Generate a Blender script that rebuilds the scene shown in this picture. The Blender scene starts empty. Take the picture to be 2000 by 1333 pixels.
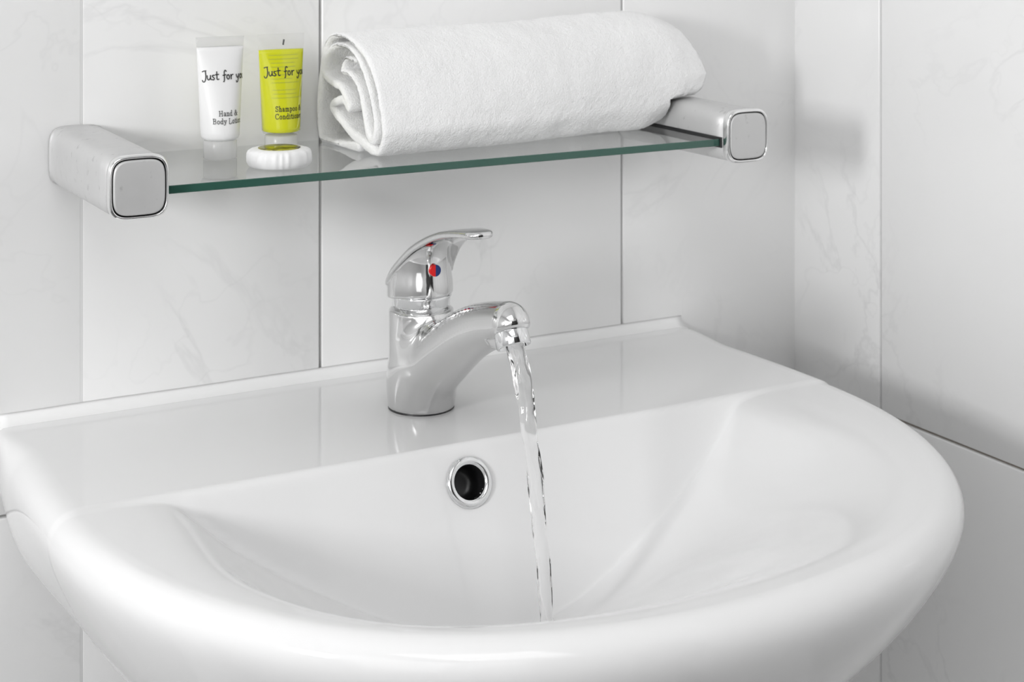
import bpy, bmesh, math, random
import numpy as np
from mathutils import Vector, Matrix, noise

random.seed(4)
rng = np.random.default_rng(4)
sc = bpy.context.scene
COL = sc.collection

# ------------------------------------------------------------------ camera
cam_d = bpy.data.cameras.new('camera')
cam = bpy.data.objects.new('camera', cam_d)
COL.objects.link(cam)
cam.location = (0.0, -1.11, 1.1915)
cam.rotation_euler = (math.radians(90), 0, math.radians(-28.8))
cam_d.sensor_fit = 'HORIZONTAL'
cam_d.sensor_width = 36.0
cam_d.lens = 3273 / 2000 * 36.0
cam_d.shift_y = -866.5 / 2000
cam_d.clip_start = 0.02
cam_d.dof.use_dof = True
cam_d.dof.focus_distance = 1.0
cam_d.dof.aperture_fstop = 18
sc.camera = cam

# ------------------------------------------------------------------ world, lights, exposure
w = bpy.data.worlds.new('world')
sc.world = w
w.use_nodes = True
w.node_tree.nodes['Background'].inputs[0].default_value = (1, 1, 1, 1)
w.node_tree.nodes['Background'].inputs[1].default_value = 0.5


def area_light(name, loc, target, sx, sy, power):
    l = bpy.data.lights.new(name, 'AREA')
    l.shape = 'RECTANGLE'
    l.size, l.size_y, l.energy = sx, sy, power
    o = bpy.data.objects.new(name, l)
    COL.objects.link(o)
    o.location = loc
    o.rotation_euler = (Vector(target) - Vector(loc)).to_track_quat('-Z', 'Y').to_euler()
    return o


KEY_LOC = (-1.18, -0.92, 1.35)
area_light('window_daylight', KEY_LOC, (0.5, -0.15, 0.95), 0.22, 0.30, 12.5)
area_light('left_fill', (-1.2, -1.35, 1.30), (0.5, -0.3, 0.95), 1.4, 1.3, 5.0)  # added soft fill from the left, no window this wide in the wall
area_light('overhead_fill', (-0.25, -1.65, 2.36), (-0.25, -1.65, 0), 1.1, 1.1, 9.3)  # added overhead fill for the level surfaces
area_light('front_fill', (-.72, -2.25, 1.45), (-.3, 0, 1.0), .9, 1.1, 2.0)  # extra fill behind the camera, added to light the back wall evenly
sc.view_settings.view_transform = 'Standard'
sc.view_settings.look = 'None'
sc.view_settings.gamma = 1.0
sc.view_settings.use_curve_mapping = False
sc.view_settings.exposure = 0.07
sc.cycles.use_denoising = True
sc.cycles.max_bounces = 12
sc.cycles.diffuse_bounces = 6
sc.cycles.transmission_bounces = 10
sc.cycles.transparent_max_bounces = 16
sc.cycles.caustics_reflective = False
sc.cycles.caustics_refractive = False
sc.cycles.sample_clamp_indirect = 6.0


# ------------------------------------------------------------------ materials
def mat(name, base=(.8, .8, .8), rough=.5, metal=0.0, **kw):
    m = bpy.data.materials.new(name)
    m.use_nodes = True
    b = m.node_tree.nodes['Principled BSDF']
    b.inputs['Base Color'].default_value = (*base, 1)
    b.inputs['Roughness'].default_value = rough
    b.inputs['Metallic'].default_value = metal
    for k, v in kw.items():
        b.inputs[k.replace('_', ' ')].default_value = v
    return m


def nodes(m):
    nt = m.node_tree
    return nt, nt.nodes['Principled BSDF']


def N(nt, typ, **kw):
    n = nt.nodes.new(typ)
    for k, v in kw.items():
        setattr(n, k, v)
    return n


def bump(nt, bsdf, height, strength=.3, dist=.001):
    b = N(nt, 'ShaderNodeBump')
    b.inputs['Strength'].default_value = strength
    b.inputs['Distance'].default_value = dist
    nt.links.new(height, b.inputs['Height'])
    nt.links.new(b.outputs['Normal'], bsdf.inputs['Normal'])


def tile_material():
    m = mat('glazed_marble_tile', (.84, .84, .84), .17)
    nt, b = nodes(m)
    L = nt.links.new
    geo = N(nt, 'ShaderNodeNewGeometry')
    inf = N(nt, 'ShaderNodeObjectInfo')
    off = N(nt, 'ShaderNodeVectorMath', operation='SCALE')
    comb = N(nt, 'ShaderNodeCombineXYZ')
    L(inf.outputs['Random'], comb.inputs[0]); L(inf.outputs['Random'], comb.inputs[2])
    L(comb.outputs[0], off.inputs[0]); off.inputs['Scale'].default_value = 7.0
    add = N(nt, 'ShaderNodeVectorMath', operation='ADD')
    L(geo.outputs['Position'], add.inputs[0]); L(off.outputs[0], add.inputs[1])
    # wandering veins: the zero line of a distorted noise
    def vein(scale, detail, dist, width, strength):
        n = N(nt, 'ShaderNodeTexNoise')
        n.inputs['Scale'].default_value = scale
        n.inputs['Detail'].default_value = detail
        n.inputs['Roughness'].default_value = .55
        n.inputs['Distortion'].default_value = dist
        L(add.outputs[0], n.inputs['Vector'])
        s = N(nt, 'ShaderNodeMath', operation='SUBTRACT'); s.inputs[1].default_value = .5
        L(n.outputs['Fac'], s.inputs[0])
        a = N(nt, 'ShaderNodeMath', operation='ABSOLUTE'); L(s.outputs[0], a.inputs[0])
        r = N(nt, 'ShaderNodeMapRange')
        r.inputs['From Min'].default_value = 0; r.inputs['From Max'].default_value = width
        r.inputs['To Min'].default_value = strength; r.inputs['To Max'].default_value = 0
        L(a.outputs[0], r.inputs['Value'])
        return r.outputs[0]
    v1 = vein(4.5, 6, .8, .014, .24)
    v2 = vein(9.0, 4, .4, .012, .12)
    msk = N(nt, 'ShaderNodeTexNoise'); msk.inputs['Scale'].default_value = 6
    L(add.outputs[0], msk.inputs['Vector'])
    mr = N(nt, 'ShaderNodeMapRange'); mr.inputs['From Min'].default_value = .42; mr.inputs['From Max'].default_value = .62
    L(msk.outputs['Fac'], mr.inputs['Value'])
    sm = N(nt, 'ShaderNodeMath', operation='ADD'); L(v1, sm.inputs[0]); L(v2, sm.inputs[1])
    ml = N(nt, 'ShaderNodeMath', operation='MULTIPLY'); L(sm.outputs[0], ml.inputs[0]); L(mr.outputs[0], ml.inputs[1])
    cloud = N(nt, 'ShaderNodeTexNoise'); cloud.inputs['Scale'].default_value = 7; cloud.inputs['Detail'].default_value = 5
    L(add.outputs[0], cloud.inputs['Vector'])
    c1 = N(nt, 'ShaderNodeMix', data_type='RGBA')
    c1.inputs['A'].default_value = (.86, .86, .86, 1); c1.inputs['B'].default_value = (.90, .90, .898, 1)
    L(cloud.outputs['Fac'], c1.inputs['Factor'])
    c2 = N(nt, 'ShaderNodeMix', data_type='RGBA')
    c2.inputs['B'].default_value = (.60, .60, .605, 1)
    L(c1.outputs['Result'], c2.inputs['A']); L(ml.outputs[0], c2.inputs['Factor'])
    L(c2.outputs['Result'], b.inputs['Base Color'])
    return m


M_TILE = tile_material()
M_GROUT = mat('grey_grout', (.52, .515, .51), .9)
M_GROUT_B = mat('brown_grout', (.36, .32, .28), .9)
M_GROUT_W = mat('white_grout', (.74, .74, .74), .9)
M_PLASTER = mat('white_plaster', (.86, .86, .86), .8)
M_FLOOR = mat('dark_floor', (.10, .10, .10), .4)
M_DOOR_AND_PANEL = mat('dark_door_and_panel', (.035, .033, .032), .35)
M_CERAMIC = mat('glazed_ceramic', (.825, .825, .827), .085)
M_SILICONE = mat('silicone', (.9, .9, .9), .3)
M_CHROME = mat('chrome', (.80, .805, .81), .05, 1.0)
M_CHROME_WORN = mat('worn_chrome', (.74, .74, .74), .09, 1.0)
M_DARK = mat('black_plastic', (.015, .015, .016), .35)
M_CAVITY = mat('overflow_cavity', (.012, .012, .013), .3)
M_RED = mat('red_enamel', (.85, .002, .002), .3)
M_BLUE = mat('blue_enamel', (.003, .03, .18), .3)
M_POLISH = mat('polished_aluminium', (.9, .9, .9), .12, 1.0)
M_INK = mat('black_ink', (.02, .02, .02), .5)
M_INK2 = mat('grey_ink', (.12, .12, .12), .5)
M_INK3 = mat('faint_ink', (.42, .46, .03), .5)


def worn_metal(name, base, r0, metal=1.0):
    m = mat(name, base, r0, metal)
    nt, b = nodes(m); L = nt.links.new
    tc = N(nt, 'ShaderNodeTexCoord')
    n = N(nt, 'ShaderNodeTexNoise'); n.inputs['Scale'].default_value = 90; n.inputs['Detail'].default_value = 6
    L(tc.outputs['Object'], n.inputs['Vector'])
    r = N(nt, 'ShaderNodeMapRange')
    r.inputs['To Min'].default_value = r0 * .75; r.inputs['To Max'].default_value = r0 * 1.35
    L(n.outputs['Fac'], r.inputs['Value']); L(r.outputs[0], b.inputs['Roughness'])
    n2 = N(nt, 'ShaderNodeTexNoise'); n2.inputs['Scale'].default_value = 160; n2.inputs['Detail'].default_value = 4
    L(tc.outputs['Object'], n2.inputs['Vector'])
    r2 = N(nt, 'ShaderNodeMapRange'); r2.inputs['From Min'].default_value = .62; r2.inputs['From Max'].default_value = .75
    L(n2.outputs['Fac'], r2.inputs['Value'])
    c = N(nt, 'ShaderNodeMix', data_type='RGBA')
    c.inputs['A'].default_value = (*base, 1); c.inputs['B'].default_value = (*[v * .72 for v in base], 1)
    L(r2.outputs[0], c.inputs['Factor']); L(c.outputs['Result'], b.inputs['Base Color'])
    return m


M_SATIN = worn_metal('satin_aluminium', (.62, .62, .62), .42, .35)


def pane_material(name, tint, rough=0.0, ior=1.45, diffuse=0.0, dcol=(.9, .9, .9)):
    m = bpy.data.materials.new(name); m.use_nodes = True
    nt = m.node_tree; L = nt.links.new
    nt.nodes.remove(nt.nodes['Principled BSDF'])
    out = nt.nodes['Material Output']
    tr = N(nt, 'ShaderNodeBsdfTransparent'); tr.inputs[0].default_value = (*tint, 1)
    last = tr.outputs[0]
    if diffuse:
        d = N(nt, 'ShaderNodeBsdfDiffuse'); d.inputs[0].default_value = (*dcol, 1)
        t2 = N(nt, 'ShaderNodeBsdfTranslucent'); t2.inputs[0].default_value = (*dcol, 1)
        ms = N(nt, 'ShaderNodeMixShader'); ms.inputs[0].default_value = .5
        L(d.outputs[0], ms.inputs[1]); L(t2.outputs[0], ms.inputs[2])
        mm = N(nt, 'ShaderNodeMixShader'); mm.inputs[0].default_value = diffuse
        L(last, mm.inputs[1]); L(ms.outputs[0], mm.inputs[2]); last = mm.outputs[0]
    gl = N(nt, 'ShaderNodeBsdfGlossy'); gl.inputs['Roughness'].default_value = rough
    fr = N(nt, 'ShaderNodeFresnel'); fr.inputs['IOR'].default_value = ior
    geo = N(nt, 'ShaderNodeNewGeometry')
    inv = N(nt, 'ShaderNodeMath', operation='SUBTRACT'); inv.inputs[0].default_value = 1
    L(geo.outputs['Backfacing'], inv.inputs[1])
    mu = N(nt, 'ShaderNodeMath', operation='MULTIPLY'); L(fr.outputs[0], mu.inputs[0]); L(inv.outputs[0], mu.inputs[1])
    mx = N(nt, 'ShaderNodeMixShader'); L(mu.outputs[0], mx.inputs[0]); L(last, mx.inputs[1]); L(gl.outputs[0], mx.inputs[2])
    L(mx.outputs[0], out.inputs['Surface'])
    return m


M_PANE = pane_material('clear_glass', (.985, .99, .987))
M_PANE_EDGE = mat('green_glass_edge', (.035, .105, .08), .12, Coat_Weight=.4)
M_CLEAR = pane_material('clear_plastic', (.97, .97, .97), .08, 1.4, .22)
M_FROST = pane_material('frosted_plastic', (.95, .95, .95), .25, 1.4, .72, (.93, .93, .93))
M_CLEAR_GEL = pane_material('clear_tube_plastic', (.985, .985, .985), .06, 1.4, .05)
M_LOTION = mat('white_lotion_plastic', (.9, .9, .9), .28, Subsurface_Weight=.0)
M_GEL = bpy.data.materials.new('yellow_green_gel'); M_GEL.use_nodes = True
_nt, _b = nodes(M_GEL)
_b.inputs['Base Color'].default_value = (.92, .95, .004, 1)
_b.inputs['Roughness'].default_value = .08
_b.inputs['IOR'].default_value = 1.35
_b.inputs['Transmission Weight'].default_value = .30
_b.inputs['Specular IOR Level'].default_value = .5
M_WATER = mat('water', (1, 1, 1), .0, 0, Transmission_Weight=1.0, IOR=1.33)


def terry_material():
    m = mat('white_terry', (.93, .93, .93), .95, Sheen_Weight=.35)
    nt, b = nodes(m); L = nt.links.new
    tc = N(nt, 'ShaderNodeTexCoord')
    n = N(nt, 'ShaderNodeTexNoise'); n.inputs['Scale'].default_value = 900; n.inputs['Detail'].default_value = 3
    L(tc.outputs['Object'], n.inputs['Vector'])
    v = N(nt, 'ShaderNodeTexVoronoi'); v.inputs['Scale'].default_value = 800
    L(tc.outputs['Object'], v.inputs['Vector'])
    a = N(nt, 'ShaderNodeMath', operation='SUBTRACT'); L(n.outputs['Fac'], a.inputs[0]); L(v.outputs['Distance'], a.inputs[1])
    bump(nt, b, a.outputs[0], .5, .0006)
    return m


M_TERRY = terry_material()


def paper_material():
    m = mat('pleated_paper', (.9, .9, .9), .45)
    return m


M_PAPER = paper_material()
M_LABEL = mat('olive_foil_label', (.22, .20, .03), .18, .6)
_nt, _b = nodes(M_LABEL)
_tc = N(_nt, 'ShaderNodeTexCoord'); _n = N(_nt, 'ShaderNodeTexNoise'); _n.inputs['Scale'].default_value = 120
_nt.links.new(_tc.outputs['Object'], _n.inputs['Vector'])
_r = N(_nt, 'ShaderNodeValToRGB')
_r.color_ramp.elements[0].position = .42; _r.color_ramp.elements[0].color = (.05, .04, .02, 1)
_r.color_ramp.elements[1].position = .6; _r.color_ramp.elements[1].color = (.42, .40, .05, 1)
_nt.links.new(_n.outputs['Fac'], _r.inputs[0]); _nt.links.new(_r.outputs[0], _b.inputs['Base Color'])


# ------------------------------------------------------------------ helpers
def link(name, me, m, parent=None, smooth=True):
    if m is not None:
        for mm in (m if isinstance(m, (list, tuple)) else [m]):
            me.materials.append(mm)
    if smooth:
        me.polygons.foreach_set('use_smooth', [True] * len(me.polygons))
    o = bpy.data.objects.new(name, me)
    COL.objects.link(o)
    if parent is not None:
        o.parent = parent
        o.matrix_parent_inverse = parent.matrix_basis.inverted()
    return o


def mesh(name, V, Fc):
    me = bpy.data.meshes.new(name)
    me.from_pydata([tuple(map(float, v)) for v in V], [], [tuple(map(int, f)) for f in Fc])
    me.validate()
    me.update()
    return me


def fix_normals(me):
    bm = bmesh.new(); bm.from_mesh(me)
    bmesh.ops.recalc_face_normals(bm, faces=bm.faces)
    bm.to_mesh(me); bm.free(); me.update()


def empty(name, loc, label, cat, group=None):
    o = bpy.data.objects.new(name, None)
    o.empty_display_size = .02
    COL.objects.link(o)
    o.location = loc
    tag(o, label, cat, group)
    return o


def tag(o, label, cat, group=None):
    o['label'] = label; o['category'] = cat
    if group:
        o['group'] = group


def structure(o):
    o['kind'] = 'structure'
    return o


def box_mesh(name, lo, hi, bevel=0.0, seg=2):
    bm = bmesh.new()
    bmesh.ops.create_cube(bm, size=1)
    for v in bm.verts:
        v.co = Vector([lo[i] + (v.co[i] + .5) * (hi[i] - lo[i]) for i in range(3)])
    if bevel:
        bmesh.ops.bevel(bm, geom=bm.edges[:], offset=bevel, segments=seg, affect='EDGES', profile=.5)
    me = bpy.data.meshes.new(name); bm.to_mesh(me); bm.free()
    return me


def rings_mesh(name, rings, cap0=True, cap1=True, close_v=False):
    """rings: list of (n,3) arrays, each a closed loop."""
    n = len(rings[0]); V = np.concatenate(rings); Fc = []
    R = len(rings)
    for i in range(R if close_v else R - 1):
        a, b = i * n, ((i + 1) % R) * n
        for j in range(n):
            k = (j + 1) % n
            Fc.append((a + j, a + k, b + k, b + j))
    if not close_v:
        if cap0: Fc.append(tuple(range(n))[::-1])
        if cap1: Fc.append(tuple((R - 1) * n + j for j in range(n)))
    me = mesh(name, V, Fc)
    fix_normals(me)
    return me


def lathe(name, prof, center, axis=(0, 0, 1), seg=64, cap0=True, cap1=True, closed=False):
    """prof: (r, h) pairs along axis from center."""
    ax = Vector(axis).normalized()
    u = ax.orthogonal().normalized(); v = ax.cross(u)
    rings = []
    for r, h in prof:
        rings.append(np.array([tuple(Vector(center) + ax * h + (u * math.cos(t) + v * math.sin(t)) * r)
                               for t in np.linspace(0, 2 * math.pi, seg, endpoint=False)]))
    return rings_mesh(name, rings, cap0, cap1, closed)


def iso_mesh(name, f, lo, hi, h):
    """surface nets on an implicit function, vertices then projected on f = 0."""
    ax = [np.arange(lo[i], hi[i] + h, h) for i in range(3)]
    X, Y, Z = np.meshgrid(*ax, indexing='ij')
    G = f(X, Y, Z)
    S = G < 0
    c = np.zeros(tuple(s - 1 for s in G.shape), int)
    for dx in (0, 1):
        for dy in (0, 1):
            for dz in (0, 1):
                c += S[dx:dx + c.shape[0], dy:dy + c.shape[1], dz:dz + c.shape[2]]
    act = (c > 0) & (c < 8)
    idx = -np.ones(c.shape, int)
    I = np.argwhere(act)
    idx[act] = np.arange(len(I))
    P = np.array(lo) + (I + .5) * h
    e = h * .2
    for _ in range(6):
        g0 = f(*P.T)
        gr = np.stack([(f(P[:, 0] + e, P[:, 1], P[:, 2]) - f(P[:, 0] - e, P[:, 1], P[:, 2])),
                       (f(P[:, 0], P[:, 1] + e, P[:, 2]) - f(P[:, 0], P[:, 1] - e, P[:, 2])),
                       (f(P[:, 0], P[:, 1], P[:, 2] + e) - f(P[:, 0], P[:, 1], P[:, 2] - e))], 1) / (2 * e)
        n2 = (gr ** 2).sum(1) + 1e-9
        st = -(g0 / n2)[:, None] * gr
        ln = np.linalg.norm(st, axis=1)[:, None] + 1e-12
        P = P + st * np.minimum(1, h * .5 / ln)
    quads = []
    for a in range(3):
        b, d = [(1, 2), (2, 0), (0, 1)][a]
        sl0 = [slice(None)] * 3; sl1 = [slice(None)] * 3
        sl0[a] = slice(0, -1); sl1[a] = slice(1, None)
        ch = S[tuple(sl0)] != S[tuple(sl1)]
        E = np.argwhere(ch)
        E = E[(E[:, b] > 0) & (E[:, d] > 0) & (E[:, b] < G.shape[b] - 1) & (E[:, d] < G.shape[d] - 1)]
        def at(ob, od):
            q = E.copy(); q[:, b] += ob; q[:, d] += od
            return idx[q[:, 0], q[:, 1], q[:, 2]]
        q = np.stack([at(-1, -1), at(0, -1), at(0, 0), at(-1, 0)], 1)
        flip = ~S[E[:, 0], E[:, 1], E[:, 2]]
        q[flip] = q[flip][:, ::-1]
        quads.append(q)
    Q = np.concatenate(quads)
    Q = Q[(Q >= 0).all(1)]
    me = mesh(name, P, Q)
    return me


def smin(a, b, k):
    h = np.clip(.5 + .5 * (b - a) / k, 0, 1)
    return b + (a - b) * h - k * h * (1 - h)


def smax(a, b, k):
    return -smin(-a, -b, k)


def sstep(a, b, x):
    t = np.clip((x - a) / (b - a), 0, 1)
    return t * t * (3 - 2 * t)


def catmull(P, per):
    P = np.vstack([2 * P[0] - P[1], P, 2 * P[-1] - P[-2]])
    o_ = []
    for i in range(1, len(P) - 2):
        for t in np.linspace(0, 1, per, endpoint=False):
            a, b, c, d = P[i - 1], P[i], P[i + 1], P[i + 2]
            o_.append(.5 * ((2 * b) + (-a + c) * t + (2 * a - 5 * b + 4 * c - d) * t * t + (-a + 3 * b - 3 * c + d) * t ** 3))
    o_.append(P[-2])
    return np.array(o_)


def resample(P, step):
    s = np.concatenate([[0], np.cumsum(np.linalg.norm(np.diff(P, axis=0), axis=1))])
    n = int(s[-1] / step)
    q = np.linspace(0, s[-1], n)
    return np.stack([np.interp(q, s, P[:, i]) for i in range(P.shape[1])], 1)


# ------------------------------------------------------------------ room
XR, XL, YF, H = 0.879, -1.25, -2.3, 2.4
GZ = [0.0, .39, .79, 1.19, 1.59, 1.99, 2.4]
TH = .008   # tile thickness


def backing(name, lo, hi, m):
    return structure(link(name, box_mesh(name, lo, hi), m, smooth=False))


wall_back = backing('wall_back', (XL - .1, TH * .55, 0), (XR + .1, .12, H), M_GROUT)
wall_right = backing('wall_right', (XR + TH * .55, YF - .1, 0), (XR + .12, .0, H), M_GROUT)
tile_cache = {}


def tile(parent, horiz, a0, a1, z0, z1, m=M_TILE, g0=.0010, g1=.0010, gap=.0010):
    wdt, hgt = round(a1 - a0, 4), round(z1 - z0, 4)
    key = (horiz, wdt, hgt, g0, g1)
    if key not in tile_cache:
        if horiz == 'x':
            me = box_mesh('tile', (g0, 0, gap), (wdt - g1, TH, hgt - gap), .0011, 2)
        else:
            me = box_mesh('tile', (0, g0, gap), (TH, wdt - g1, hgt - gap), .0011, 2)
        me.materials.append(m)
        me.polygons.foreach_set('use_smooth', [True] * len(me.polygons))
        tile_cache[key] = me
    o = bpy.data.objects.new('tile', tile_cache[key])
    COL.objects.link(o)
    o.parent = parent
    o.location = (a0, 0, z0) if horiz == 'x' else (XR, a0, z0)


bx = [XL, -.965, -.715, -.465, -.215, .035, .285, .455, .709, XR]
for i in range(len(bx) - 1):
    for j in range(6):
        tile(wall_back, 'x', bx[i], bx[i + 1], GZ[j], GZ[j + 1],
             g0=.0003 if i == 6 else .0010, g1=.0003 if i == 5 else (-.003 if i == len(bx) - 2 else .0010))
ry = [0.0, -.1055, -.3555, -.6055, -.8555, -1.1055, -1.3555, -1.6055, -1.8555, -2.1055, YF]
for i in range(len(ry) - 1):
    for j in range(6):
        tile(wall_right, 'y', ry[i + 1], ry[i], GZ[j], GZ[j + 1], g1=-.003 if i == 0 else .0010)
# grout strips that the photo shows lighter or browner than the rest
def grout(parent, lo, hi, m, label):
    o = link('grout_line', box_mesh('grout_line', lo, hi), m, parent, False)
    o['label'] = label
grout(wall_back, (.2834, .0002, 0), (.2866, TH, H), M_GROUT_W, 'white grout line that hardly shows')
grout(wall_right, (XR + TH * .4, YF, .7885), (XR + TH, -.001, .7915), M_GROUT_B, 'brownish grout line')

backing('wall_front_left', (XL - .1, YF - .1, 0), (-.20, YF, H), M_PLASTER).name = 'wall_front'
o = backing('wall_front', (.86, YF - .1, 0), (XR + .1, YF, H), M_PLASTER)
o = backing('wall_front', (-.20, YF - .1, 2.05), (.86, YF, H), M_PLASTER)
door = structure(link('door_1', box_mesh('door_1', (-.20, YF - .08, 0), (.86, YF - .04, 2.05), .004), M_DOOR_AND_PANEL, smooth=False))
link('door_handle', lathe('door_handle', [(.012, 0), (.012, .05), (.02, .055), (.02, .06)], (.68, YF - .04, 1.0), (0, 1, 0), 24), M_CHROME, door)
structure(link('dark_reflection_panel', box_mesh('dark_reflection_panel', (XR - .03, -2.28, .0), (XR - .002, -1.42, 2.05), .004), M_DOOR_AND_PANEL, smooth=False))  # unseen dark panel, added to put dark bands into the tap's reflections
# left wall with the window that lights the room
WY0, WY1, WZ0, WZ1 = -1.12, -.72, 1.10, 1.60
backing('wall_left', (XL - .1, YF, 0), (XL, 0, WZ0), M_PLASTER)
backing('wall_left', (XL - .1, YF, WZ1), (XL, 0, H), M_PLASTER)
backing('wall_left', (XL - .1, YF, WZ0), (XL, WY0, WZ1), M_PLASTER)
backing('wall_left', (XL - .1, WY1, WZ0), (XL, 0, WZ1), M_PLASTER)
bm = bmesh.new()
for lo, hi in [((XL - .05, WY0, WZ0), (XL, WY0 + .03, WZ1)), ((XL - .05, WY1 - .03, WZ0), (XL, WY1, WZ1)),
               ((XL - .05, WY0 + .03, WZ0), (XL, WY1 - .03, WZ0 + .03)), ((XL - .05, WY0 + .03, WZ1 - .03), (XL, WY1 - .03, WZ1))]:
    bb = box_mesh('t', lo, hi, .003); bm.from_mesh(bb); bpy.data.meshes.remove(bb)
me = bpy.data.meshes.new('window_1'); bm.to_mesh(me); bm.free()
win = structure(link('window_1', me, M_PLASTER, smooth=False))
link('pane', box_mesh('pane', (XL - .04, WY0 + .03, WZ0 + .03), (XL - .034, WY1 - .03, WZ1 - .03)), M_FROST, win, False)
backing('floor', (XL - .1, YF - .1, -.1), (XR + .1, .12, 0), M_FLOOR)
backing('ceiling', (XL - .1, YF - .1, H), (XR + .1, .12, H + .1), M_PLASTER)

# ------------------------------------------------------------------ washbasin
CX, ZT = .4985, .85
A_, B_ = .280, .294
YC = -.17


def outline_pts():
    P = []
    # right side from the wall forward, the curved front, the left side
    for y in np.linspace(-.0005, YC, 40)[:-1]:
        P.append((CX + .266 + .014 * (1 - (1 - y / YC) ** 2), y))
    for t in np.linspace(0, math.pi, 400):
        c, s = math.cos(t), math.sin(t)
        e = 2 / 2.2
        P.append((CX + A_ * math.copysign(abs(c) ** e, c), YC - B_ * abs(s) ** e))
    for y in np.linspace(YC, -.0005, 40)[1:]:
        P.append((CX - .271 - .009 * (1 - (1 - y / YC) ** 2), y))
    for x in np.linspace(CX - .271, CX + .266, 60)[1:-1]:
        P.append((x, -.0005))
    return np.array(P)


OP = outline_pts()
C0 = np.array([CX, -.20])
NA = 560
ang = np.arctan2(OP[:, 1] - C0[1], OP[:, 0] - C0[0])
order = np.argsort(ang)
rad = np.hypot(OP[:, 0] - C0[0], OP[:, 1] - C0[1])
aa = np.concatenate([ang[order] - 2 * math.pi, ang[order], ang[order] + 2 * math.pi])
rr = np.concatenate([rad[order]] * 3)
th = np.linspace(-math.pi, math.pi, NA, endpoint=False)
r_out = np.interp(th, aa, rr)
# round the two back corners a little
k = np.exp(-np.linspace(-2, 2, 5) ** 2); k /= k.sum()
r_s = np.convolve(np.concatenate([r_out[-2:], r_out, r_out[:2]]), k, 'valid')
r_out = np.minimum(r_out, r_s)
out = C0 + np.stack([np.cos(th), np.sin(th)], 1) * r_out[:, None]
tan = np.roll(out, -1, 0) - np.roll(out, 1, 0)
nrm = np.stack([tan[:, 1], -tan[:, 0]], 1); nrm /= np.linalg.norm(nrm, axis=1)[:, None]
for _ in range(6):
    nrm = nrm + np.roll(nrm, 1, 0) + np.roll(nrm, -1, 0); nrm /= np.linalg.norm(nrm, axis=1)[:, None]
RR = .004 + .010 * sstep(.01, .07, -out[:, 1])
BX = .489
OVX, OVZ = .478, .828          # overflow centre
SL = .40                       # how far the back of the bowl leans per metre of depth


def dish(x, y):
    # the bowl has its own rounded outline inside the rim
    kx = np.abs(x - BX) / .2165 * (1 + .07 * (1 - sstep(0, .13, -.172 - y)))
    ky = np.where(y < YC, (YC - y) / .254, 0)
    kk = (kx ** 2.9 + ky ** 2.9) ** (1 / 2.9)
    kp = np.array([0, .12, .30, .49, .69, .825, .91, .965, 1.0, 1.06, 1.15, 1.3, 3])
    zp = np.array([-.113, -.109, -.094, -.074, -.051, -.0325, -.0175, -.0070, -.0040, -.0018, -.0003, 0, 0])
    crisp, soft = smooth_curve(kp, zp)
    ws = sstep(BX - .13, BX + .0, x) * sstep(0, .12, -.20 - y)
    zs = np.interp(kk, *crisp) * (1 - ws) + np.interp(kk, *soft) * ws
    # the front right slope is nearly straight
    zl = -.0945 * (np.sqrt((1.03 - kk) ** 2 + .0025) + (1.03 - kk)) / 2
    wr = sstep(BX - .01, BX + .10, x) * sstep(.04, .80, ky ** 2 / (kx ** 2 + ky ** 2 + 1e-6)) * sstep(.15, .85, kk)
    zs = zs * (1 - wr) + zl * wr
    zb = (y + .176) / SL
    d = smax(zs, zb, .0035)
    return smin(d, np.zeros_like(d), .0045)


_sc = {}


def smooth_curve(kp, zp):
    if not _sc:
        x = np.linspace(0, 3, 1500); z = np.interp(x, kp, zp)
        for n in (20, 75):
            kk = np.exp(-np.linspace(-2, 2, 2 * n + 1) ** 2); kk /= kk.sum()
            _sc[n] = (x, np.convolve(np.concatenate([np.full(n, z[0]), z, np.full(n, z[-1])]), kk, 'valid'))
    return _sc[20], _sc[75]


rings = []
inner = out - nrm * RR[:, None]
NR = 250
for i in range(1, NR + 1):
    t = i / NR
    p = C0 + (inner - C0) * t
    rings.append(np.concatenate([p, (ZT + dish(p[:, 0], p[:, 1]))[:, None]], 1))
z_edge = rings[-1][:, 2]
for a in np.linspace(0, math.pi / 2, 12)[1:]:
    p = inner + nrm * (RR * math.sin(a))[:, None]
    rings.append(np.concatenate([p, (z_edge - RR * 1.3 * (1 - math.cos(a)))[:, None]], 1))
hh = [0, .0185, .04, .06, .08, .10, .12, .14, .16, .18, .20]
ss = [1, 1.0, .962, .930, .888, .840, .79, .73, .65, .55, .43]       # sideways
sf = [1, 1.0, .978, .948, .910, .868, .815, .755, .68, .58, .46]       # towards the front
sw = [1, 1.0, 1.0, 1.0, .955, .86, .80, .75, .71, .66, .58]          # sides next to the wall
hs = np.linspace(.0195, .20, 42)
ssm, sfm, swm = (np.interp(hs, hh, q) for q in (ss, sf, sw))
for i in range(7):
    for q in (ssm, sfm, swm):
        q[1:-1] = (q[:-2] + q[1:-1] * 2 + q[2:]) / 4
for h_, s_, f_, w_ in zip(hs, ssm, sfm, swm):
    p = out.copy()
    p[:, 0] = CX + (p[:, 0] - CX) * (w_ + (s_ - w_) * sstep(.0, .22, -p[:, 1]))
    p[:, 1] = p[:, 1] * f_
    rings.append(np.concatenate([p, (z_edge - RR * 1.3 - (h_ - .0185))[:, None]], 1))
ST = np.stack(rings[NR - 8:])
for _ in range(28):
    ST[2:-1] = (ST[1:-2] + ST[2:-1] * 2 + ST[3:]) / 4
rings[NR - 8:] = list(ST)
cen = np.array([[CX, C0[1], ZT + float(dish(np.array([CX]), np.array([C0[1]]))[0])]])
V = np.concatenate(rings + [cen])
Fc = []
NRt = len(rings)
ovc = np.array([OVX, -.176 - (ZT - OVZ) * SL, OVZ])
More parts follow.
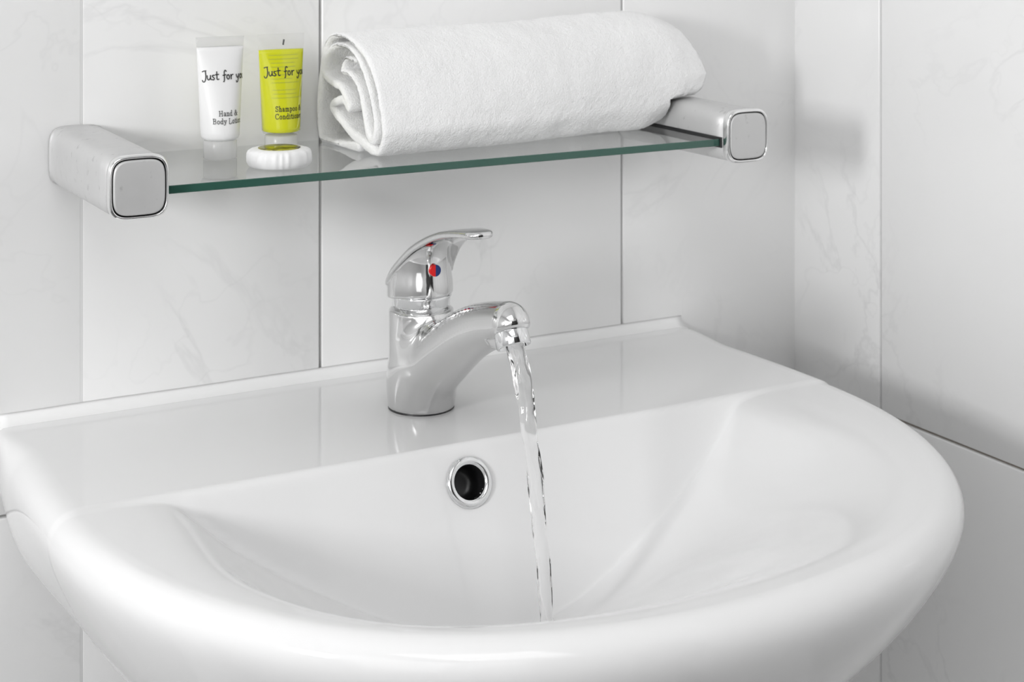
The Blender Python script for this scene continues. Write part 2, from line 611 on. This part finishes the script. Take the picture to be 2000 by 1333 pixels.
for i in range(NRt - 1):
    for j in range(NA):
        kx_ = (j + 1) % NA
        f = (i * NA + j, (i + 1) * NA + j, (i + 1) * NA + kx_, i * NA + kx_)
        if np.linalg.norm(V[f[0]] - ovc) < .0118:
            continue
        Fc.append(f)
for j in range(NA):
    Fc.append((len(V) - 1, j, (j + 1) % NA))
Fc.append(tuple((NRt - 1) * NA + j for j in range(NA)))
me = mesh('washbasin', V, Fc)
fix_normals(me)
basin = link('washbasin', me, M_CERAMIC)
tag(basin, 'white ceramic wall-hung washbasin with rounded front and flat tap ledge', 'sink')
# overflow ring
nb = Vector((0, -1, SL)).normalized()
prof = []
for a in np.linspace(0, 2 * math.pi, 24, endpoint=False):
    prof.append((.0128 + .0027 * math.cos(a), .0002 + .0022 * math.sin(a)))
orr = link('overflow_ring', lathe('overflow_ring', prof, ovc + np.array(nb) * .0004, nb, 72, closed=True), M_CHROME, basin)
orr['label'] = 'chrome overflow ring'
link('overflow_hole', lathe('overflow_hole', [(.0112, .0), (.0108, -.016), (.006, -.018), (.0001, -.018)], ovc, nb, 48, False, True), M_CAVITY, orr)
dz = ZT - .1118
link('drain', lathe('drain', [(.030, 0), (.030, .0015), (.026, .003), (.021, .001), (.0001, .0005)], (CX, -.20, dz), seg=48), M_CHROME, basin)
# bead of white silicone between the basin and the tiles
pts = []
ringl = []
for x in np.linspace(CX - .268, CX + .266, 80):
    wv = .0008 * noise.noise(Vector((x * 18, 0, 0)))
    r_ = .0085 + wv
    ring = [(x, -.0002, ZT - .006)]
    for a in np.linspace(0, math.pi / 2, 7):
        ring.append((x, -.0002 - r_ * 1.15 * (1 - math.sin(a)) - 0.0, ZT - .0005 + r_ * .9 * (1 - math.cos(a))))
    ring.insert(1, (x, -.0002 - r_ * 1.15, ZT - .006))
    ringl.append(np.array(ring))
sil = structure(link('trim_1', rings_mesh('trim_1', ringl), M_SILICONE))

# ------------------------------------------------------------------ faucet
FX, FY = .4882, -.0955
faucet = empty('faucet', (FX, FY, ZT), 'chrome single-lever basin mixer tap on the washbasin ledge', 'faucet')
link('gasket', lathe('gasket', [(.0222, -.0005), (.0222, .0012)], (FX, FY, ZT)), M_DARK, faucet)


def round_cone_chain(X, Y, Z, pts, xs=1.0, k=.004):
    d = None
    for (y0, z0, r0), (y1, z1, r1) in zip(pts[:-1], pts[1:]):
        vy, vz = y1 - y0, z1 - z0
        t = np.clip(((Y - y0) * vy + (Z - z0) * vz) / (vy * vy + vz * vz), 0, 1)
        q = np.sqrt(((X - FX) / xs) ** 2 + (Y - y0 - t * vy) ** 2 + (Z - z0 - t * vz) ** 2) - (r0 + (r1 - r0) * t)
        d = q if d is None else np.minimum(d, q)
    return d


SPK = np.array([(-.0960, .8660, .0205), (-.1200, .8850, .0203), (-.1450, .9020, .0188), (-.1700, .9165, .0168), (-.1950, .9265, .0147), (-.2180, .9325, .0138)])
SP = [tuple(q) for q in resample(catmull(SPK, 8), .004)]
AER_DIR = np.array([0, -.46, -.89]); AER_DIR /= np.linalg.norm(AER_DIR)
AER_C = np.array([FX, -.2195, .9302])


def body_f(X, Y, Z):
    cyl = np.hypot(X - FX, Y - FY) - .0218
    cyl = smax(cyl, Z - .9165, .0025)
    sp = round_cone_chain(X, Y, Z, SP, .92)
    cut = (Y - AER_C[1]) * AER_DIR[1] + (Z - AER_C[2]) * AER_DIR[2] - .0025
    cut = cut - np.maximum(Y + .208, 0) * 4
    sp = smax(sp, cut, .003)
    d = smin(cyl, sp, .012)
    return smax(d, (ZT + .0010) - Z, .0008)


fb = link('tap_body', iso_mesh('tap_body', body_f, (FX - .03, -.245, ZT - .004), (FX + .03, FY + .03, .955), .0010), M_CHROME_WORN, faucet)
link('collar', lathe('collar', [(.0195, -.004), (.0195, .0085), (.0205, .0100), (.0205, .0112)], (FX, FY, .9150)), M_CHROME, faucet)
# aerator
ad = Vector(AER_DIR)
aer = link('aerator', lathe('aerator', [(.0092, -.001), (.0105, .0012), (.0107, .0105), (.0103, .0112), (.0090, .0112), (.0087, .0060), (.0001, .0060)],
                      AER_C, ad, 56, True, True), M_CHROME, faucet)
link('aerator_mesh', lathe('aerator_mesh', [(.0087, .0085), (.0001, .0088)], AER_C, ad, 40, False, True), M_DARK, aer)

# lever
_zy = np.array([-.200, -.187, -.175, -.160, -.148, -.134, -.115, -.0955, -.083, -.0755, -.0725, -.068])
_zz = np.array([.9815, .9825, .9822, .9805, .9780, .9742, .9675, .9570, .9470, .9370, .9310, .9180])
zfine_y = np.linspace(-.2, -.068, 400)
zfine = np.interp(zfine_y, _zy, _zz)
kk_ = np.exp(-np.linspace(-2, 2, 51) ** 2); kk_ /= kk_.sum()
zfine = np.convolve(np.concatenate([zfine[0] + np.arange(-25, 0) * -.0 , zfine, zfine[-1] + np.arange(1, 26) * (zfine[-1] - zfine[-2])]), kk_, 'valid')


def lever_f(X, Y, Z):
    x = X - FX
    crown = 26 - 24 * sstep(-.09, -.150, Y) if False else 26 - 23 * np.clip((-.088 - Y) / .06, 0, 1)
    zt = np.interp(Y, zfine_y, zfine) - crown * x * x
    # footprint of the top blade: round back, narrowing to a rounded tip
    y0, r0, y1, r1 = FY, .0242, -.1760, .0105
    t = np.clip((y0 - Y) / (y0 - y1), 0, 1)
    foot = np.hypot(x, Y - (y0 + (y1 - y0) * t)) - (r0 + (r1 - r0) * t ** .8)
    thick = .0056 - .0012 * np.clip((FY - Y) / .08, 0, 1)
    blade = smax(smax((Z - zt) * .75, (zt - thick - Z) * .75, .0018), foot, .0026)
    # the body under the blade, hollowed forward into a flare
    e = .0 + .020 * sstep(.948, .978, Z) ** 1.3
    tb = np.clip((FY - Y) / np.maximum(e, 1e-4), 0, 1)
    side = .0016 * sstep(.93, .945, Z) * sstep(-.012, .006, FY - Y) - .0006
    fb_ = np.hypot(x * (1 + 12 * np.clip(-.10 - Y, 0, .05)), Y - (FY - e * tb)) - (.0224 - side - .0018 * np.clip((FY - Y) / .01, 0, 1))
    bod = smax(smax(fb_, (Z - zt + .002) * .75, .002), (.9250 + .10 * (FY - Y)) - Z, .0012)
    return smin(blade, bod, .0016)


lever = link('lever', iso_mesh('lever', lever_f, (FX - .028, -.192, .920), (FX + .028, -.066, .990), .0008), M_CHROME_WORN, faucet)
# hot / cold dot on the front of the lever
dc = Vector((FX + .0002, FY - .0206, .9452))


def half_dot(name, sgn, m):
    r = .0040
    ring0 = []; ring1 = []
    for a in np.linspace(-math.pi / 2, math.pi / 2, 17):
        x = sgn * r * math.cos(a); z = r * math.sin(a)
        yy = 0.0
        ring0.append((dc.x + x, dc.y + .002, dc.z + z)); ring1.append((dc.x + x * .97, dc.y - .0010, dc.z + z * .97))
    return link(name, rings_mesh(name, [np.array(ring0), np.array(ring1)]), m, lever, False)


half_dot('indicator_dot', -1, M_RED)['label'] = 'red half of the indicator dot'
half_dot('indicator_dot', 1, M_BLUE)['label'] = 'blue half of the indicator dot'

# ------------------------------------------------------------------ running water
p0 = AER_C + AER_DIR * .0085
ws = []
NW = 150
n_seg = 28
z_end = .7585
for i in range(NW + 1):
    t = i / NW
    z = p0[2] + (z_end - p0[2]) * t
    drop = p0[2] - z
    y = p0[1] - .0430 * (drop / .162) ** .62
    rx = .0062 * (1 - .55 * t ** .6) + .0012 * t
    ry_ = .0062 * (1 - .62 * t ** .6) + .0014 * t
    ring = []
    for a in np.linspace(0, 2 * math.pi, n_seg, endpoint=False):
        nz = noise.noise(Vector((math.cos(a) * 1.3, math.sin(a) * 1.3 + 5, z * 55)))
        n2 = noise.noise(Vector((math.cos(a) * 2.2 + 9, math.sin(a) * 2.2, z * 130)))
        kx_ = 1 + (.26 * nz + .12 * n2) * (1 - .6 * t)
        tw = a + 1.6 * t
        ring.append((FX + .0004 * math.sin(z * 120) + rx * kx_ * math.cos(tw), y + ry_ * kx_ * math.sin(tw), z))
    ws.append(np.array(ring))
water = link('water_stream', rings_mesh('water_stream', ws), M_WATER)
tag(water, 'clear stream of running water falling from the tap spout into the basin', 'water')

# ------------------------------------------------------------------ glass shelf
GT, GB = 1.0195, 1.0145
shelf = empty('bathroom_shelf', (.502, 0, 1.017), 'clear glass wall shelf with green edge between two square metal brackets', 'shelf')
me = box_mesh('glass_pane', (.2985, -.1355, GB), (.7095, -.0022, GT), .0004, 1)
me.materials.append(M_PANE); me.materials.append(M_PANE_EDGE)
for p in me.polygons:
    if p.normal.y < -.6 or abs(p.normal.x) > .6:
        p.material_index = 1
pane = link('glass_pane', me, None, shelf, False)


def rsq(hw, hh_, n=3.6, seg=72):
    P = []
    for a in np.linspace(0, 2 * math.pi, seg, endpoint=False):
        c, s = math.cos(a), math.sin(a)
        P.append((hw * math.copysign(abs(c) ** (2 / n), c), hh_ * math.copysign(abs(s) ** (2 / n), s)))
    return np.array(P)


def bracket(cx, side):
    cz = 1.0215

    def R(sc_, y, dzc=0.0, n=4.2):
        p = rsq(.0178 * sc_, .0186 * sc_, n)
        return np.array([(cx + a, y, cz + dzc + b) for a, b in p])
    rs = [R(1.06, -.0003), R(1.06, -.004)] + [R(1.05 - .05 * t, -.004 - .1345 * t) for t in np.linspace(0, 1, 8)]
    b = link('bracket', rings_mesh('bracket', rs), M_SATIN, shelf)
    b['label'] = 'satin metal bracket at the left end' if side < 0 else 'satin metal bracket at the right end'
    rs = [R(1.0, -.1380), R(1.025, -.1392), R(1.03, -.1415), R(1.01, -.1434), R(.965, -.1445), R(.925, -.1443), R(.905, -.1425), R(.90, -.1400)]
    link('cap_rim', rings_mesh('cap_rim', rs), M_POLISH, b)
    rs = [R(.875, -.1400), R(.875, -.1436), R(.865, -.1444), R(.80, -.1447)]
    link('end_cap', rings_mesh('end_cap', rs), M_SATIN, b)
    link('gap_seal', rings_mesh('gap_seal', [R(.905, -.139), R(.905, -.1417)]), M_DARK, b)
    xe = cx - side * .0178
    lo = (min(xe - .0012, xe + .0012), -.1375, GB - .0012); hi = (max(xe - .0012, xe + .0012), -.004, GT + .0014)
    link('glass_slot', box_mesh('glass_slot', lo, hi, .0004, 1), M_DARK, b, False)
    return b


bracket(.2818, -1)
bracket(.7232, 1)

# ------------------------------------------------------------------ rolled towel
TR = [(-.0591, 1.0225), (0.004, 1.0215), (0.0138, 1.0265), (0.0158, 1.0397), (0.0118, 1.0625), (0.0059, 1.0793), (0.0001, 1.0894), (-0.0133, 1.0955),
      (-0.0411, 1.0953), (-0.0748, 1.0845), (-0.0935, 1.0655), (-0.1043, 1.0427), (-0.1051, 1.0326), (-0.0935, 1.0225), (-0.0643, 1.0275),
      (-0.0466, 1.0310), (-0.032, 1.0357), (-0.0095, 1.0461), (-0.0301, 1.0527), (-0.0429, 1.0472), (-0.0283, 1.0597), (-0.0133, 1.0626),
      (0.004, 1.0676), (0.0021, 1.0782), (-0.0152, 1.0888), (-0.0436, 1.0886), (-0.0643, 1.0792), (-0.0782, 1.0647), (-0.0868, 1.051),
      (-0.0910, 1.0378), (-0.0850, 1.0300), (-0.0765, 1.0347), (-0.0678, 1.0524), (-0.0575, 1.0648), (-0.0421, 1.0715), (-0.0301, 1.0724),
      (-0.0375, 1.0816), (-0.0530, 1.0808)]
TR = np.array(TR)
TR[:, 0] = -.0065 + (TR[:, 0] - .0158) * (.0975 / .1209)


cl = resample(catmull(TR, 10), .0016)
tg = np.gradient(cl, axis=0); tg /= np.linalg.norm(tg, axis=1)[:, None]
nm = np.stack([-tg[:, 1], tg[:, 0]], 1)
HT = .0023
left = cl + nm * HT; right = cl - nm * HT
capa = [cl[-1] + HT * (nm[-1] * math.cos(a) + tg[-1] * math.sin(a)) for a in np.linspace(0, math.pi, 7)[1:-1]]
capb = [cl[0] + HT * (-nm[0] * math.cos(a) - tg[0] * math.sin(a)) for a in np.linspace(0, math.pi, 7)[1:-1]]
loop = np.vstack([left, capa, right[::-1], capb])
nl = len(loop)
cc = np.array([-.055, 1.058])
NXT = 185
tv = []
lseg = np.arange(nl) / nl
for i in range(NXT + 7):
    # a few rings at each end round the hem
    if i < 4:
        t = 0; inset = [1.0, .62, .28, 0][i]; push = [0.0, .0002, .0008, .0022][i]
    elif i > NXT + 2:
        t = 1; inset = 0; push = 0
    else:
        t = (i - 3) / (NXT - 1); inset = 0; push = .0022
    P = loop.copy()
    if inset:
        # pull towards the ribbon's own centre line
        cl_all = np.vstack([cl, [cl[-1]] * 5, cl[::-1], [cl[0]] * 5])
        P = P + (cl_all - P) * inset * .9
    ysc = 1 - .30 * sstep(.0, 1, t)
    zsc = 1 + .09 * sstep(.2, 1, t)
    e = np.clip((t - .86) / .14, 0, 1)
    Y = -.0085 + (P[:, 0] + .0085) * ysc
    Z = 1.0225 + (P[:, 1] - 1.0225) * zsc
    # right end: rounded over
    zc_, yc_ = 1.066, -.043
    rnd = 1 - .24 * e ** 2.6
    Y = yc_ + (Y - yc_) * rnd
    Z = zc_ + (Z - zc_) * rnd
    x0 = .4495 - .06 * Y
    x1 = .7385
    x1 = np.interp(Z, [1.018, 1.028, 1.038, 1.048, 1.058, 1.075, 1.09, 1.11], [.703, .709, .722, .736, .7415, .736, .728, .718])
    X = x0 + push * 0 + (x1 - x0) * t + (push if i < 4 else .0022 * (1 - t))
    tv.append(np.stack([X, Y, Z], 1))
TV = np.concatenate(tv)
# wrinkles and terry pile
nT = len(tv)
nrmT = np.zeros_like(TV)
G = TV.reshape(nT, nl, 3)
du = np.roll(G, -1, 1) - np.roll(G, 1, 1)
dv = np.gradient(G, axis=0)
dv[:5] = dv[6]
nn = np.cross(du, dv); nn /= np.linalg.norm(nn, axis=2)[:, :, None] + 1e-12
# outward is away from the ribbon's centre line
ref = (loop - np.vstack([cl, [cl[-1]] * 5, cl[::-1], [cl[0]] * 5]))
sg = np.sign((nn[60, :, 1] * ref[:, 0] + nn[60, :, 2] * ref[:, 1]).sum())
nn *= sg
wr = np.zeros((nT, nl))
for i in range(nT):
    for j in range(nl):
        p = G[i, j]
        wr[i, j] = .0016 * noise.noise(Vector((p[0] * 16, p[1] * 26, p[2] * 26))) + .0008 * noise.noise(Vector((p[0] * 60, p[1] * 60, p[2] * 60)))
pile = rng.normal(0, 1, (nT, nl))
G2 = G + nn * (np.clip(wr, -.0012, .0016) + .00016 * pile)[:, :, None]
G2[:, :, 2] = np.maximum(G2[:, :, 2], GT + .0003)
G2[:, :, 1] = np.minimum(G2[:, :, 1], -.0012)
G2[:, :, 0] = np.where(G2[:, :, 2] < 1.0430, np.minimum(G2[:, :, 0], .7022), G2[:, :, 0])
over = G2[:, :, 0] > .7023
G2[:, :, 2] = np.where(over, np.maximum(G2[:, :, 2], 1.0430), G2[:, :, 2])
nc = len(cl)


def strip_caps(base, flip):
    # left side is 0..nc-1, then 5 cap points, right side reversed, 5 cap points
    F_ = []
    L_ = list(range(nc)); Rr = [nc + 5 + (nc - 1 - i) for i in range(nc)]
    for i in range(nc - 1):
        F_.append((L_[i], L_[i + 1], Rr[i + 1], Rr[i]))
    F_.append(tuple([L_[-1]] + list(range(nc, nc + 5)) + [Rr[-1]]))
    F_.append(tuple([Rr[0]] + list(range(2 * nc + 5, 2 * nc + 10)) + [L_[0]]))
    return [tuple(base + q for q in (f[::-1] if flip else f)) for f in F_]


_V = G2.reshape(-1, 3); _F = []
for i in range(nT - 1):
    for j in range(nl):
        k2 = (j + 1) % nl
        _F.append((i * nl + j, i * nl + k2, (i + 1) * nl + k2, (i + 1) * nl + j))
_F += strip_caps(0, False) + strip_caps((nT - 1) * nl, True)
me = mesh('rolled_towel', _V, _F)
fix_normals(me)
towel = link('rolled_towel', me, M_TERRY)
tag(towel, 'white terry towel rolled up, lying on the glass shelf', 'towel')


# ------------------------------------------------------------------ lettering
def glyphs_script():
    return {
        'J': (.50, [[(.05, .90), (.2, .98), (.48, 1.02)], [(.40, 1.0), (.42, .5), (.36, .05), (.22, -.22), (.05, -.20), (.0, -.05)]]),
        'u': (.44, [[(.0, .48), (.0, .2), (.08, .02), (.2, .03), (.33, .25), (.36, .52)], [(.36, .5), (.36, .15), (.42, .03)]]),
        's': (.34, [[(.28, .5), (.12, .52), (.05, .40), (.16, .27), (.26, .15), (.15, .0), (0, .04)]]),
        't': (.46, [[(.15, .9), (.13, .4), (.14, .1), (.24, .02), (.34, .08)], [(-.02, .56), (.36, .60)]]),
        'f': (.36, [[(.42, .88), (.30, 1.02), (.18, .85), (.16, .3), (.12, -.15), (.02, -.25)], [(.0, .46), (.36, .52)]]),
        'o': (.42, [[(.18, .52), (.04, .40), (.02, .18), (.14, .02), (.28, .10), (.32, .32), (.2, .52), (.14, .48)]]),
        'r': (.38, [[(.02, .52), (.05, .0)], [(.05, .28), (.16, .48), (.32, .50)]]),
        'y': (.42, [[(.0, .5), (.06, .2), (.18, .14), (.3, .3)], [(.34, .52), (.28, .0), (.16, -.34), (.0, -.36), (-.02, -.2)]]),
        ' ': (.22, [])}


def circ(cx, cy, rx, ry, a0, a1, n=14):
    return [(cx + rx * math.cos(math.radians(a)), cy + ry * math.sin(math.radians(a))) for a in np.linspace(a0, a1, n)]


def glyphs_serif():
    s = .05
    g = {}
    g['H'] = (.84, [[(.14, 0), (.14, 1)], [(.62, 0), (.62, 1)], [(.14, .5), (.62, .5)]] + [[(x - .1, y), (x + .1, y)] for x in (.14, .62) for y in (0, 1)])
    g['L'] = (.66, [[(.14, 1), (.14, 0), (.56, 0), (.6, .2)], [(.04, 1), (.26, 1)], [(.04, 0), (.2, 0)]])
    g['B'] = (.74, [[(.14, 0), (.14, 1)], [(.04, 1), (.36, 1)] + circ(.36, .77, .2, .23, 80, -80)[1:] + [(.14, .53)], [(.36, .53)] + circ(.36, .265, .25, .265, 80, -85)[0:] + [(.04, 0)]])
    g['S'] = (.60, [circ(.28, .75, .20, .25, 20, 260) + circ(.28, .25, .22, .25, 80, -160)[0:], [(.48, .98), (.48, .76)], [(.05, .02), (.05, .24)]])
    g['C'] = (.76, [circ(.40, .5, .34, .5, 42, 322, 20), [(.66, 1), (.66, .76)]])
    g['a'] = (.50, [[(.05, .52), (.14, .64), (.3, .62), (.34, .48), (.34, .08), (.46, .04)], circ(.2, .18, .15, .18, 60, 330) + [(.34, .2)]])
    g['n'] = (.56, [[(.12, 0), (.12, .64)], [(.02, .62), (.12, .64)], [(.12, .45), (.22, .62), (.36, .62), (.42, .45), (.42, 0)], [(.02, 0), (.22, 0)], [(.32, 0), (.52, 0)]])
    g['d'] = (.56, [[(.32, 1), (.42, 1), (.42, .0), (.52, .02)], circ(.24, .31, .19, .31, 50, 320)])
    g['&'] = (.86, [[(.8, .5), (.62, .5)], [(.72, .5), (.6, .2), (.4, 0), (.2, .0), (.06, .15), (.1, .38), (.42, .65), (.46, .85), (.34, 1.0), (.22, .85), (.3, .6), (.55, .15), (.7, 0), (.82, .06)]])
    g['o'] = (.54, [circ(.25, .31, .2, .32, 90, 450, 18)])
    g['d'] = g['d']
    g['y'] = (.54, [[(.08, .62), (.28, .06)], [(.46, .62), (.24, -.08), (.12, -.24), (.02, -.22)], [(.0, .63), (.18, .63)], [(.36, .63), (.54, .63)]])
    g['t'] = (.34, [[(.16, .86), (.16, .12), (.22, .0), (.34, .08)], [(.02, .62), (.32, .62)]])
    g['i'] = (.28, [[(.03, .62), (.13, .64), (.13, 0)], [(.02, 0), (.24, 0)], [(.11, .86), (.15, .9)]])
    g['h'] = (.56, [[(.02, 1), (.12, 1), (.12, 0)], [(.12, .45), (.22, .62), (.36, .62), (.42, .45), (.42, 0)], [(.02, 0), (.22, 0)], [(.32, 0), (.52, 0)]])
    g['m'] = (.84, [[(.12, 0), (.12, .64)], [(.02, .62), (.12, .64)], [(.12, .45), (.2, .62), (.34, .62), (.4, .45), (.4, 0)], [(.4, .45), (.5, .62), (.62, .62), (.68, .45), (.68, 0)], [(.02, 0), (.22, 0)], [(.3, 0), (.5, 0)], [(.6, 0), (.8, 0)]])
    g['p'] = (.56, [[(.02, .62), (.12, .64), (.12, -.28)], [(.02, -.28), (.24, -.28)], circ(.28, .31, .18, .31, 130, -140)])
    g['e'] = (.50, [[(.06, .36), (.42, .36)] + circ(.24, .33, .19, .30, 5, 310, 14)])
    g['r'] = (.40, [[(.02, .62), (.12, .64), (.12, 0)], [(.12, .42), (.22, .62), (.38, .58)], [(.02, 0), (.24, 0)]])
    g[' '] = (.28, [])
    return g


def text_strokes(txt, glyphs, size, spacing=.06):
    x = 0; S = []
    for ch in txt:
        wd, st = glyphs[ch]
        for s in st:
            P = np.array(s, float)
            if len(P) > 2:
                P = catmull(P, 4)
            else:
                P = np.array([P[0] + (P[1] - P[0]) * t for t in (0, .5, 1)])
            S.append((P + [x, 0]) * size)
        x += wd + spacing
    return S, x * size


def strokes_mesh(name, S, width, mapper, depth=.00006):
    """flat printed strokes laid on a surface; mapper(u, v, lift) gives the point"""
    V = []; Fc = []
    for P in S:
        t = np.gradient(P, axis=0); t /= np.linalg.norm(t, axis=1)[:, None] + 1e-9
        n = np.stack([-t[:, 1], t[:, 0]], 1)
        b = len(V)
        m = len(P)
        for i in range(m):
            ww = width / 2
            for sg_ in (1, -1):
                q = P[i] + n[i] * ww * sg_ + (t[i] * ww * (-1 if i == 0 else 1 if i == m - 1 else 0)) * .6
                V.append(mapper(q[0], q[1], depth))
        for i in range(m - 1):
            Fc.append((b + 2 * i, b + 2 * i + 1, b + 2 * i + 3, b + 2 * i + 2))
    return mesh(name, V, Fc)


# ------------------------------------------------------------------ toiletry tubes
def tube_dims(h, hb, ht, rb, wt):
    """half axes of the tube at height h between shoulder hb and crimp ht"""
    t = np.clip((h - hb) / (ht - hb), 0, 1)
    a = rb + (wt - rb) * t
    b = rb * (1 - t ** 1.5) + .0009
    return a, b


def make_tube(cx, cy, kind, label, yaw=0.0):
    z0 = GT + .0002
    t = empty('cosmetic_tube', (cx, cy, z0), label, 'toiletry', 'small toiletry tubes on the glass shelf')
    hb, hf, ht = .0128, .0700 if kind == 'gel' else .0735, .0800
    rb, wt = .0125, .0165
    cy_, sy_ = math.cos(yaw), math.sin(yaw)

    def P(a, b, ang_, h):
        x, y = a * math.cos(ang_), b * math.sin(ang_)
        return (cx + x * cy_ - y * sy_, cy + x * sy_ + y * cy_, z0 + h)
    angs = np.linspace(0, 2 * math.pi, 56, endpoint=False)
    ring = lambda h, s=1.0, ex=0.0: np.array([P(tube_dims(h, hb, ht, rb, wt)[0] * s + ex, tube_dims(h, hb, ht, rb, wt)[1] * s + ex, a, h) for a in angs])
    # cap
    cp = [[P(r, r, a, h) for a in angs] for r, h in ((.0104, .0), (.0110, .0005), (.0110, .0115), (.0104, .0122))]
    link('cap', rings_mesh('cap', [np.array(c) for c in cp]), M_FROST, t)
    if kind == 'lotion':
        rs = [ring(.0125, .80), ring(.0132, .93), ring(.0150, 1.0)] + [ring(h) for h in np.linspace(.018, ht - .0065, 24)]
        body = link('tube_body', rings_mesh('tube_body', rs), M_LOTION, t)
        rs = [ring(ht - .0064), ring(ht - .003), ring(ht)]
        link('crimp', rings_mesh('crimp', rs), M_CLEAR, t)
    else:
        rs = [ring(.0125, .80, .0002), ring(.0132, .93, .0002), ring(.0150, 1.0, .0002)] + [ring(h, 1, .0002) for h in np.linspace(.018, ht, 24)]
        body = link('tube_body', rings_mesh('tube_body', rs), M_CLEAR_GEL, t)
        hl = np.linspace(.0152, ht - .0105, 24)
        rs = [ring(.0142, .80, .0), ring(.0146, .93, .0001)] + [ring(h, 1.0, .0001) for h in hl]
        gel = link('gel', rings_mesh('gel', rs), M_GEL, t)

    def mapper(sgn):
        tabs = {}

        def f(u, v, lift):
            a, b = tube_dims(v, hb, ht, rb, wt)
            key = round(float(v), 4)
            if key not in tabs:
                q = np.linspace(-math.pi / 2, math.pi / 2, 80)
                xx, yy = a * np.sin(q), b * np.cos(q)
                s = np.concatenate([[0], np.cumsum(np.hypot(np.diff(xx), np.diff(yy)))]); s -= s[len(s) // 2]
                tabs[key] = (s, q)
            s, q = tabs[key]
            ph = np.interp(u, s, q)
            l = lift + (.0003 if kind == 'lotion' else .00024)
            return P(a + l, b + l, -math.pi / 2 + ph if sgn > 0 else math.pi / 2 - ph, v)
        return f
    front = mapper(1); rear = mapper(-1)
    gs = glyphs_script(); gf = glyphs_serif()
    # the script line
    S, wd = text_strokes('Just for you', gs, .0058, .07)
    S = [s + [-wd / 2 + .0015, .0525] for s in S]
    link('script_print', strokes_mesh('script_print', S, .00065, front), M_INK, body, False)
    if kind == 'lotion':
        lines = [('Hand &', .0290), ('Body Lotion', .0240)]
    else:
        lines = [('Shampoo &', .0290), ('Conditioner', .0240)]
    SS = []
    for txt, v in lines:
        S, wd = text_strokes(txt, gf, .0033, .10)
        SS += [s + [-wd / 2 + .0020, v] for s in S]
    link('serif_print', strokes_mesh('serif_print', SS, .00042, front), M_INK2 if kind == 'lotion' else M_INK, body, False)
    if kind != 'lotion':
        # small print on the far side, seen through the gel
        SS = []
        v = .066
        for li in range(16):
            if v < .0345:
                break
            if li in (8, 12, 13):
                v -= .0022; continue
            x = -.011 + .002 * random.random(); end = .010 - .006 * random.random()
            while x < end:
                l = .0008 + .002 * random.random()
                SS.append(np.array([(x, v), (x + l / 2, v + .0001), (x + l, v)])); x += l + .0004
            v -= .0026
        link('small_print', strokes_mesh('small_print', SS, .00045, front, -.00009), M_INK3, body, False)
        link('fill_mark', strokes_mesh('fill_mark', [np.array([(.0, .0730), (.0004, .0745), (.0008, .0760)])], .0012, front), M_INK2, body, False)
    return t


make_tube(.3640, -.0480, 'lotion', 'white hand lotion tube standing on its cap, beside the bracket')
make_tube(.4080, -.0445, 'gel', 'clear tube of yellow-green shampoo standing behind the round soap')

# ------------------------------------------------------------------ wrapped soap
sx, sy_ = .3865, -.0975
soap = empty('wrapped_soap', (sx, sy_, GT), 'small round soap in white pleated paper with olive label', 'soap')
rs = []
ns = 160
for r, h, amp in [(.004, .0004, 0), (.0185, .0003, .1), (.0198, .0012, .3), (.0211, .0035, .7), (.0213, .0055, .8), (.0211, .0082, .9), (.0203, .0100, .8), (.0188, .0110, .5), (.0165, .0115, .25), (.0140, .0117, .1), (.004, .0117, 0)]:
    ring = []
    for j in range(ns):
        a = 2 * math.pi * j / ns
        pl = abs(math.sin(a * 9 + 1.7 * math.sin(3 * a) + .8 * math.sin(7 * a))) * .0011 + .0004 * noise.noise(Vector((math.cos(a) * 4, math.sin(a) * 4, h * 200)))
        rr_ = r - pl * amp
        ring.append((sx + rr_ * math.cos(a), sy_ + rr_ * math.sin(a), GT + .0001 + h + .00018 * amp * math.sin(a * 22 + 2 * math.sin(2 * a))))
    rs.append(np.array(ring))
link('paper_wrap', rings_mesh('paper_wrap', rs), M_PAPER, soap)
link('label_sticker', lathe('label_sticker', [(.0135, .0114), (.0135, .0121), (.0128, .0123), (.0001, .0124)], (sx, sy_, GT), seg=56), M_LABEL, soap)
